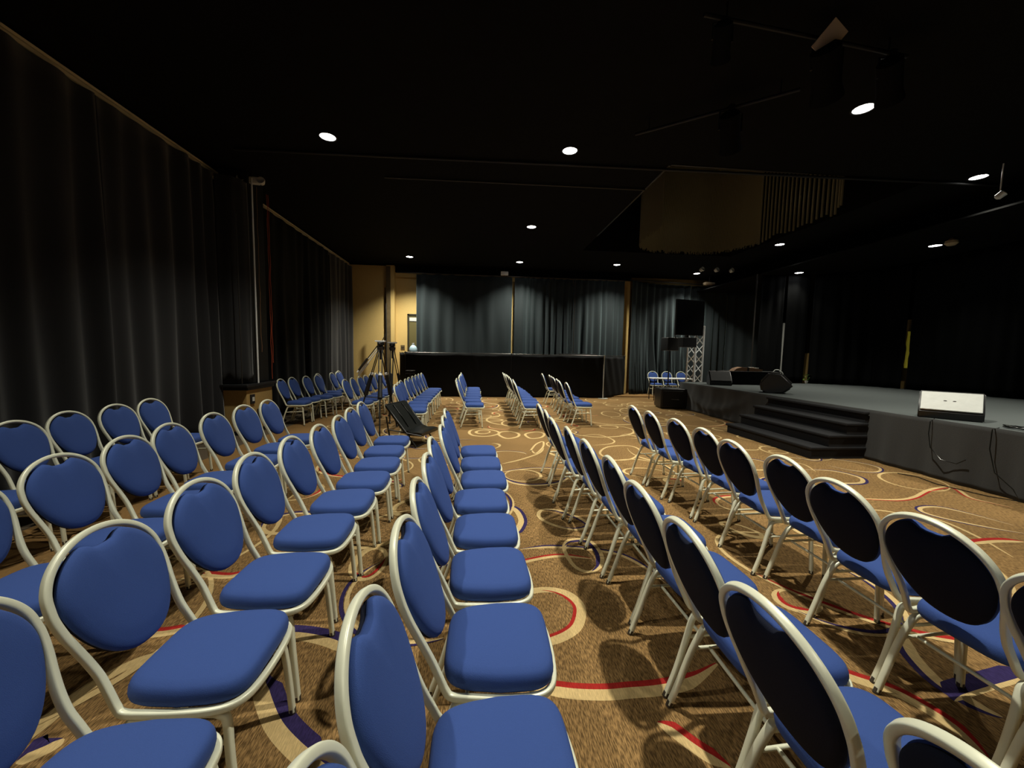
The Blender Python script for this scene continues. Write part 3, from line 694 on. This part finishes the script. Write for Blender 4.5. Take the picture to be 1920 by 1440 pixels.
for sx in (-1, 1):
    for sy in (-1, 1):
        c = MB(); c.cyl((sx*.145, sy*.145, .03), (sx*.145, sy*.145, 2.36), .025, 12); c.build('chord', M['silver'], tr, smooth=True)
for fx, fy in ((0, -1), (0, 1), (-1, 0), (1, 0)):
    c = MB(); nseg = 8
    for k in range(nseg):
        z0 = .12+k*.28; z1 = z0+.28; a = -.145 if k % 2 else .145
        p0 = (a, fy*.145, z0) if fy else (fx*.145, a, z0); p1 = (-a, fy*.145, z1) if fy else (fx*.145, -a, z1)
        c.cyl(p0, p1, .0125, 8)
    c.build('lattice', M['silver'], tr, smooth=True)
c = MB(); c.box(-.32, .32, -.32, .32, 0, .03, .004); c.build('base_plate', M['silver'], tr)
# television on the truss
tv = empty('television', (6.02, 10.62, 2.56), math.radians(14), 'large black flat television mounted high on the truss tower', 'television')
c = MB(); c.box(-.50, .50, -.03, .03, -.50, .50, .01); c.build('casing', M['plastic'], tv)
c = MB(); c.box(-.48, .48, -.036, -.029, -.48, .48, .002); c.build('screen', M['screen'], tv)
c = MB(); c.box(-.12, .40, .03, .24, -.14, .14, .01); c.build('bracket', M['dkmetal'], tv)
c = MB(); c.tube([(-.44, .02, -.1), (-.47, .03, -.3), (-.46, .04, -.5), (-.40, .05, -.62)], .012, 8); c.build('cable', M['gloss'], tv, smooth=True)
# speaker on stand, left of truss
sp = empty('speaker_on_stand', (5.85, 11.35, 0), math.radians(10), 'black loudspeaker on a slim stand left of the truss tower', 'speaker')
c = MB(); c.box(-.20, .20, -.17, .17, 1.62, 2.02, .025); c.build('cabinet', M['plastic'], sp, smooth=40)
c = MB(); c.cyl((0, 0, .35), (0, 0, 1.62), .018, 10); c.build('pole', M['plastic'], sp, smooth=True)
for k in range(3):
    a = 2*PI*k/3+.9; c = MB(); c.cyl((0, 0, .62), (.42*math.cos(a), .42*math.sin(a), .01), .012, 8); c.build('leg', M['plastic'], sp, smooth=True)
sp2 = empty('hanging_monitor', (6.02, 10.72, 1.86), math.radians(12), 'small black box fixed under the television on the tower', 'monitor')
c = MB(); c.box(-.20, .28, -.10, .10, -.14, .14, .015); c.build('housing', M['plastic'], sp2); c = MB(); c.box(-.03, .05, -.02, .06, .14, .22); c.build('mount', M['dkmetal'], sp2)

# ------------------------------------------------------------------ camera tripods
def tripod(loc, rz, apex, feet, label, boots=False, handles=False):
    root = empty('camera_tripod', loc, rz, label, 'tripod', 'camera tripods')
    c = MB(); c.lathe([(.05, apex-.06), (.065, apex-.02), (.065, apex+.01), (.04, apex+.03)], 16); c.cyl((0, 0, apex), (0, 0, apex-.22), .02, 10); c.build('hub', M['dkmetal'], root, smooth=40)
    c = MB(); c.box(-.05, .05, -.05, .05, apex+.03, apex+.10, .012); c.sphere((.0, -.05, apex+.06), .035, seg=12); c.build('head', M['plastic'], root, smooth=40)
    c = MB(); c.box(-.09, .09, -.045, .045, apex+.10, apex+.125, .004); o = c.build('camera_plate', M['silver'], root)
    for fx, fy in feet:
        A = Vector((.045*fx, .045*fy, apex-.02)); B = Vector((fx, fy, 0)); s = Vector((-fy, fx, 0)).normalized()*.028
        zl = lambda z: A+(B-A)*((A.z-z)/A.z)
        c = MB(); c.tube([A+s, zl(.62)+s], .009, 8); c.tube([A-s, zl(.62)-s], .009, 8); c.tube([zl(.98), zl(.03)], .013, 8)
        lg = c.build('leg', M['plastic'], root, smooth=40)
        if boots:
            c = MB(); c.tube([zl(1.02), zl(.64)], [.032, .040], 12); c.build('leg_sleeve', M['plastic'], lg, smooth=40)
            c = MB(); c.tube([zl(1.055), zl(1.02)], .033, 12); c.build('clamp', M['silver'], lg, smooth=40)
        else:
            c = MB(); c.tube([zl(.66), zl(.60)], .03, 10); c.build('clamp', M['plastic'], lg, smooth=40)
        c = MB(); c.sphere((B.x, B.y, .02), .022, (1.2, 1.2, .9), 10); c.build('foot', M['plastic'], lg)
    c = MB()
    P = [Vector((.045*fx, .045*fy, apex)).lerp(Vector((fx, fy, 0)), .60) for fx, fy in feet]
    for k in range(3): c.tube([P[k], Vector((0, 0, P[k].z-.02))], .008, 8)
    c.build('spreader', M['plastic'], root)
    if handles:
        for k, (dx, dz, m_) in enumerate(((-.42, -.42, 'dkmetal'), (-.46, -.46, 'silver'), (-.46, -.52, 'silver'))):
            c = MB(); y = -.05+.05*k; p0 = Vector((-.03, y, apex+.05-.03*k)); p1 = Vector((dx*.9, y, apex+dz))
            c.tube([p0, p0.lerp(p1, .55)], .008, 8); c.tube([p0.lerp(p1, .55), p1], [.024, .018], 10)
            c.build('pan_handle', M[m_], root, smooth=40)
    return root
tripod((-1.76, 7.2, 0), 0, 1.52, [(.14, -.70), (-.50, .12), (.22, .30)], 'black camera tripod with folded pan handles, nearer of two', True, True)
tripod((-1.80, 8.35, 0), 0, 1.52, [(.05, -.52), (-.16, .36), (.22, .36)], 'slim camera tripod behind the other one, near the barrier')
# tall thin stand by the mustard wall
ts = empty('tall_stand', (-3.02, 13.1, 0), 0, 'tall thin dark stand against the mustard back wall', 'stand')
c = MB(); c.cyl((0, 0, .02), (0, 0, 3.0), .022, 10); c.build('pole', M['dkmetal'], ts, smooth=True)
c = MB(); c.cyl((0, 0, 2.05), (-.22, -.05, 1.55), .014, 8); c.build('arm', M['dkmetal'], ts, smooth=True)
for k in range(3):
    a = 2*PI*k/3+.5; c = MB(); c.cyl((0, 0, .6), (.45*math.cos(a), .45*math.sin(a), .012), .012, 8); c.build('leg', M['dkmetal'], ts, smooth=True)
# small grey box on slim stand at the barrier end
bs = empty('equipment_stand', (-2.02, 10.9+.9, 0), 0, 'small dark stand with pale trays at left end of barrier', 'stand')
c = MB(); c.cyl((0, 0, .01), (0, 0, .9), .02, 10); c.cyl((0, 0, 0), (0, 0, .015), .16, 20); c.build('post', M['plastic'], bs)
for z in (.78, .86):
    c = MB(); c.box(-.13, .13, -.12, .12, z, z+.02, .004); c.build('tray', M['dkmetal'], bs)
# black reclining folding seat
fs = empty('folding_chair', (-1.02, 6.18, 0), math.radians(-20), 'black vinyl reclining folding chair standing in cross aisle', 'folding chair')
def slab(pts, y0, y1, th, name, m, par, smooth=40):
    c = MB(); T = []; Bt = []
    for i, p in enumerate(pts):
        a = Vector(pts[max(i-1, 0)]); b = Vector(pts[min(i+1, len(pts)-1)]); t = (b-a).normalized(); nn = Vector((-t.y, t.x))
        T.append((p[0]+nn.x*th/2, p[1]+nn.y*th/2)); Bt.append((p[0]-nn.x*th/2, p[1]-nn.y*th/2))
    c.prism(T+Bt[::-1], 'y', y0, y1); return c.build(name, m, par, smooth=smooth)
slab([(-.30, .62), (-.20, .50), (-.12, .40), (-.04, .30), (.03, .23)], -.30, .30, .025, 'back_sling', M['gloss'], fs)
slab([(.03, .23), (.12, .20), (.22, .21), (.30, .20)], -.27, .27, .05, 'seat', M['gloss'], fs)
for y in (-.13, .12):
    c = MB(); c.tube([(-.27, y, .615), (-.18, y+.01, .50), (-.09, y+.01, .40), (0.0, y, .29)], .010, 8); c.build('piping', M['gloss'], fs, smooth=True)
for y in (-.28, .28):
    c = MB(); c.tube([(-.31, y, .63), (.04, y, .23), (.22, y, .012)], .012, 8); c.build('leg', M['plastic'], fs, smooth=True)
    c = MB(); c.tube([(-.30, y, .45), (-.22, y, .012)], .012, 8); c.tube([(-.27, y, .25), (.30, y, .19)], .010, 8); c.build('leg', M['plastic'], fs, smooth=True)
c = MB(); c.tube([(-.22, -.28, .02), (-.22, .28, .02)], .010, 8); c.tube([(.22, -.28, .02), (.22, .28, .02)], .010, 8); c.tube([(-.31, -.28, .63), (-.31, .28, .63)], .012, 8); c.build('cross_bar', M['plastic'], fs, smooth=True)

# ------------------------------------------------------------------ strand chandelier
ch = empty('strand_chandelier', (5.1, 8.4, CZ), 0, 'huge rounded chandelier of hanging amber strands in ceiling recess', 'chandelier')
def rr_pt(u, x0=-1.05, x1=1.85, y0=-1.9, y1=2.05, R=.95):
    """point on a rounded rectangle by arc length fraction"""
    cs = [(x1-R, y0+R, -PI/2), (x1-R, y1-R, 0), (x0+R, y1-R, PI/2), (x0+R, y0+R, PI)]
    segs = []
    for k in range(4):
        cx, cy, a = cs[k]; nx, ny, na = cs[(k+1) % 4]
        segs.append(('a', cx, cy, a, R*PI/2)); e = a+PI/2
        p = (cx+R*math.cos(e), cy+R*math.sin(e)); q = (nx+R*math.cos(na), ny+R*math.sin(na))
        segs.append(('l', p, q, 0, math.dist(p, q)))
    L = sum(s[-1] for s in segs); s = (u % 1)*L
    for g in segs:
        if s <= g[-1]:
            if g[0] == 'a': a = g[3]+s/R; return g[1]+R*math.cos(a), g[2]+R*math.sin(a)
            k = s/max(g[-1], 1e-6); return g[1][0]+(g[2][0]-g[1][0])*k, g[1][1]+(g[2][1]-g[1][1])*k
        s -= g[-1]
    return 0, 0
c = MB(); r = random.Random(2); NS = 620
for k in range(NS):
    x, y = rr_pt(k/NS+.003)
    if y < .1 and x < 1.7: continue
    if x > 1.5 and y < .9 and k % 6: continue
    zb = 4.32-CZ+r.uniform(-.05, .05)
    w = .008 if not (x > 1.5 and y < .9) else .020
    c.tube([(x, y, -.05), (x, y, zb)], w, 4, cap=False)
o = c.build('strands', M['strand'], ch, fix=False); o['kind'] = 'stuff'
c = MB(); c.tube([(*rr_pt(k/60), -.04) for k in range(60)], .04, 6, closed=True); c.build('ring', M['dkmetal'], ch)
for x, y in ((-.2, .6), (.9, .6)):  # invisible fill lamps added inside the ring to brighten the strands
    ld = bpy.data.lights.new('chandelier_fill', 'POINT'); ld.energy = .75; ld.color = (1, .84, .55); ld.shadow_soft_size = .1
    lo = bpy.data.objects.new('chandelier_fill', ld); C.objects.link(lo); lo.parent = ch; lo.location = (x, y, -1.6)

# ------------------------------------------------------------------ downlights
def disc(mb, r, z, n=32):
    v = [mb.bm.verts.new((r*math.cos(2*PI*k/n), r*math.sin(2*PI*k/n), z)) for k in range(n)]; mb.face(v[::-1])
proto = None
for i, (x, y, z, pw, lab) in enumerate(DOWN):
    if lab or True:
        if proto is None:
            o = empty('downlight', (x, y, z)); 
            m_ = MB(); m_.lathe([(.102, -.001), (.125, -.001), (.125, -.012), (.104, -.018), (.102, -.018)], 32); 
            # ring only: open profile round the lens
            m_.bm.free(); m_ = MB()
            prof = [(.102, -.001), (.126, -.001), (.126, -.010), (.112, -.016), (.102, -.012)]; n = 32
            R_ = [[m_.bm.verts.new((r_*math.cos(2*PI*k/n), r_*math.sin(2*PI*k/n), z_)) for k in range(n)] for r_, z_ in prof]
            for a in range(5):
                A, B = R_[a], R_[(a+1) % 5]
                for k in range(n): m_.face((A[k], A[(k+1) % n], B[(k+1) % n], B[k]))
            m_.build('trim_ring', M['black'], o, smooth=40)
            m_ = MB(); disc(m_, .103, -.006); m_.build('lens', M['lens'], o, fix=False)
            proto = o
        else:
            o = copy_tree(proto); o.location = (x, y, z)
        tag(o, lab or f'round downlight in the ceiling above the camera end, {ORD[i-12]} of those', 'ceiling light', 'round ceiling downlights')
for (x, y, z, pw, lab) in DOWN:
    ld = bpy.data.lights.new('downlight_beam', 'SPOT'); ld.energy = SPOT_W*pw; ld.color = LAMP_COL
    ld.spot_size = math.radians(100 if x > 7.5 and y < 11 else 118 if y > 12 else 107); ld.spot_blend = 1.0; ld.shadow_soft_size = .05
    lo = bpy.data.objects.new('downlight_beam', ld); C.objects.link(lo); lo.location = (x, y, z-.03)

# ------------------------------------------------------------------ ceiling gear
def tubeobj(name, pts, r, m, label, cat, n=8):
    c = MB(); c.tube(pts, r, n); return tag(c.build(name, M[m], smooth=True), label, cat)
for pts, lab in (([(1.82, 3.25, 4.27), (3.92, 3.46, 4.27)], 'dark lighting bar under the ceiling carrying stage lights, top right'),
                 ([(1.95, 4.95, 4.25), (3.3, 3.95, 4.25)], 'thin diagonal bar under the ceiling below the big lighting bar')):
    a, b = Vector(pts[0]), Vector(pts[1]); o = tubeobj('lighting_bar', pts, .018, 'rig', lab, 'lighting bar')
    for t in (.1, .9):
        p = a.lerp(b, t); c = MB(); c.cyl(p, (p.x, p.y, CEIL), .008, 6); c.build('hanger', M['rig'], o)
tubeobj('conduit', [(-3.6, 6.25, 4.37), (10.4, 6.1-.3, 4.37)], .02, 'rig', 'long thin conduit crossing the ceiling past the nearer downlights', 'conduit')
tubeobj('conduit', [(-1.6, 6.9, 4.37), (2.9, 6.8, 4.37)], .015, 'rig', 'short thin conduit on the ceiling left of the chandelier recess', 'conduit')
def stagelight(loc, aim, label, s=1.0, plate=False):
    root = empty('stage_light', loc, 0, label, 'stage light', 'stage lights on the ceiling')
    d_ = (Vector(aim)-Vector(loc)).normalized(); q = d_.to_track_quat('Z', 'Y').to_matrix().to_4x4()
    c = MB(); c.lathe([(.06*s, -.16*s), (.085*s, -.14*s), (.085*s, .10*s), (.10*s, .17*s), (.10*s, .18*s), (.07*s, .15*s)], 20)
    o = c.build('can', M['ceil'], root, smooth=40); o.matrix_local = Matrix.Translation((0, 0, -.18*s)) @ q
    c = MB(); c.tube([(-.11*s, 0, -.18*s), (-.11*s, 0, -.02*s), (0, 0, 0), (.11*s, 0, -.02*s), (.11*s, 0, -.18*s)], .009*s, 6); c.build('yoke', M['rig'], root)
    c = MB(); c.box(-.025*s, .025*s, -.025*s, .025*s, -.02*s, .05*s, .004); c.build('clamp', M['rig'], root)
    if plate:
        c = MB(); c.box(-.085, .085, -.004, .004, -.11, .11, .003); o = c.build('gel_frame', M['dullgold'], root)
        o.location = (-.10, -.12, -.06); o.rotation_euler = (math.radians(35), math.radians(28), math.radians(10)); o['label'] = 'tan gel plate'
    return root
stagelight((3.05, 3.373, 4.24), (6, 6, 1), 'stage light with a tan gel plate on the top right bar', 1.3, True)
stagelight((2.8, 4.32, 4.22), (5, 7, 1), 'dark stage light on the thin diagonal bar', 1.2)
stagelight((3.75, 3.443, 4.24), (7, 6, 1), 'dark stage light at right end of the top right bar', 1.1)
stagelight((2.0, 3.268, 4.24), (4, 7, 1), 'small stage light at left end of the top right bar', .8)
for k, x in enumerate((7.06, 7.55, 8.06)):
    root = empty('spotlight', (x, 11.9, CEIL-.002) if x < 8 else (x, 11.9, CEIL-.002), 0, f'small pale round spotlight above the screen tower, {["left", "middle", "right"][k]} of three', 'spotlight', 'three spotlights above the screen tower')
    zz = 4.22-root.location.z
    c = MB(); c.cyl((0, 0, 0), (0, 0, zz+.05), .012, 8); c.build('stem', M['dkmetal'], root)
    c = MB(); c.lathe([(.02, -.07), (.055, -.05), (.075, .05), (.06, .055), (.035, .02)], 16); o = c.build('head', M['palewhite'], root, smooth=40)
    o.location = (0, 0, zz); o.rotation_euler = (math.radians(70), 0, math.radians(20))
em = empty('emergency_light', (-3.84, 7.12, 4.28), math.radians(10), 'white twin emergency light fixed high beside the pillar', 'emergency light')
c = MB(); c.box(-.12, .12, -.04, .04, -.05, .06, .015); c.build('housing', M['palewhite'], em, smooth=40)
for x in (-.15, .15):
    c = MB(); c.lathe([(.04, -.05), (.065, .02), (.06, .04), (.03, .03)], 14); o = c.build('lamp_head', M['palewhite'], em, smooth=40); o.location = (x, -.02, 0); o.rotation_euler = (math.radians(75), 0, 0)
c = MB(); c.box(-.02, .02, -.02, .04, .06, .12); c.build('mount', M['dkmetal'], em)
em = empty('exit_box', (.88, 13.45, 4.16), 0, 'small pale box on the rod above the middle back curtain', 'box light')
c = MB(); c.box(-.13, .13, -.05, .05, -.05, .08, .02); c.build('housing', M['palewhite'], em, smooth=40)
c = MB(); c.cyl((0, 0, .08), (0, 0, .24), .01, 8); c.build('hanger', M['dkmetal'], em)
em = empty('exit_box', (8.35, 13.55, 4.1), 0, 'pale flat oval box below the three spotlights', 'box light')
c = MB(); c.box(-.2, .2, -.08, .08, -.05, .05, .04); c.build('housing', M['dullgold'], em, smooth=40)
c = MB(); c.cyl((0, 0, .04), (0, 0, -.21+.51), .01, 8); c.build('hanger', M['dkmetal'], em)
em = empty('round_fixture', (9.35, 7.05, SOFFIT), 0, 'round tan fixture under the soffit on the right', 'ceiling fixture')
c = MB(); c.lathe([(.03, 0), (.05, -.03), (.09, -.05), (.10, -.10), (.06, -.14)], 20); c.build('shade', M['dullgold'], em, smooth=40)
em = empty('small_spotlight', (7.72, 5.28, CEIL), 0, 'tiny shiny spotlight hanging at the right edge of view', 'spotlight')
c = MB(); c.cyl((0, 0, 0), (0, 0, -.42), .008, 8); c.build('stem', M['silver'], em)
c = MB(); c.lathe([(.02, -.05), (.045, -.03), (.05, .05), (.03, .06)], 14); o = c.build('head', M['silver'], em, smooth=40); o.location = (0, 0, -.46); o.rotation_euler = (math.radians(40), math.radians(30), 0)
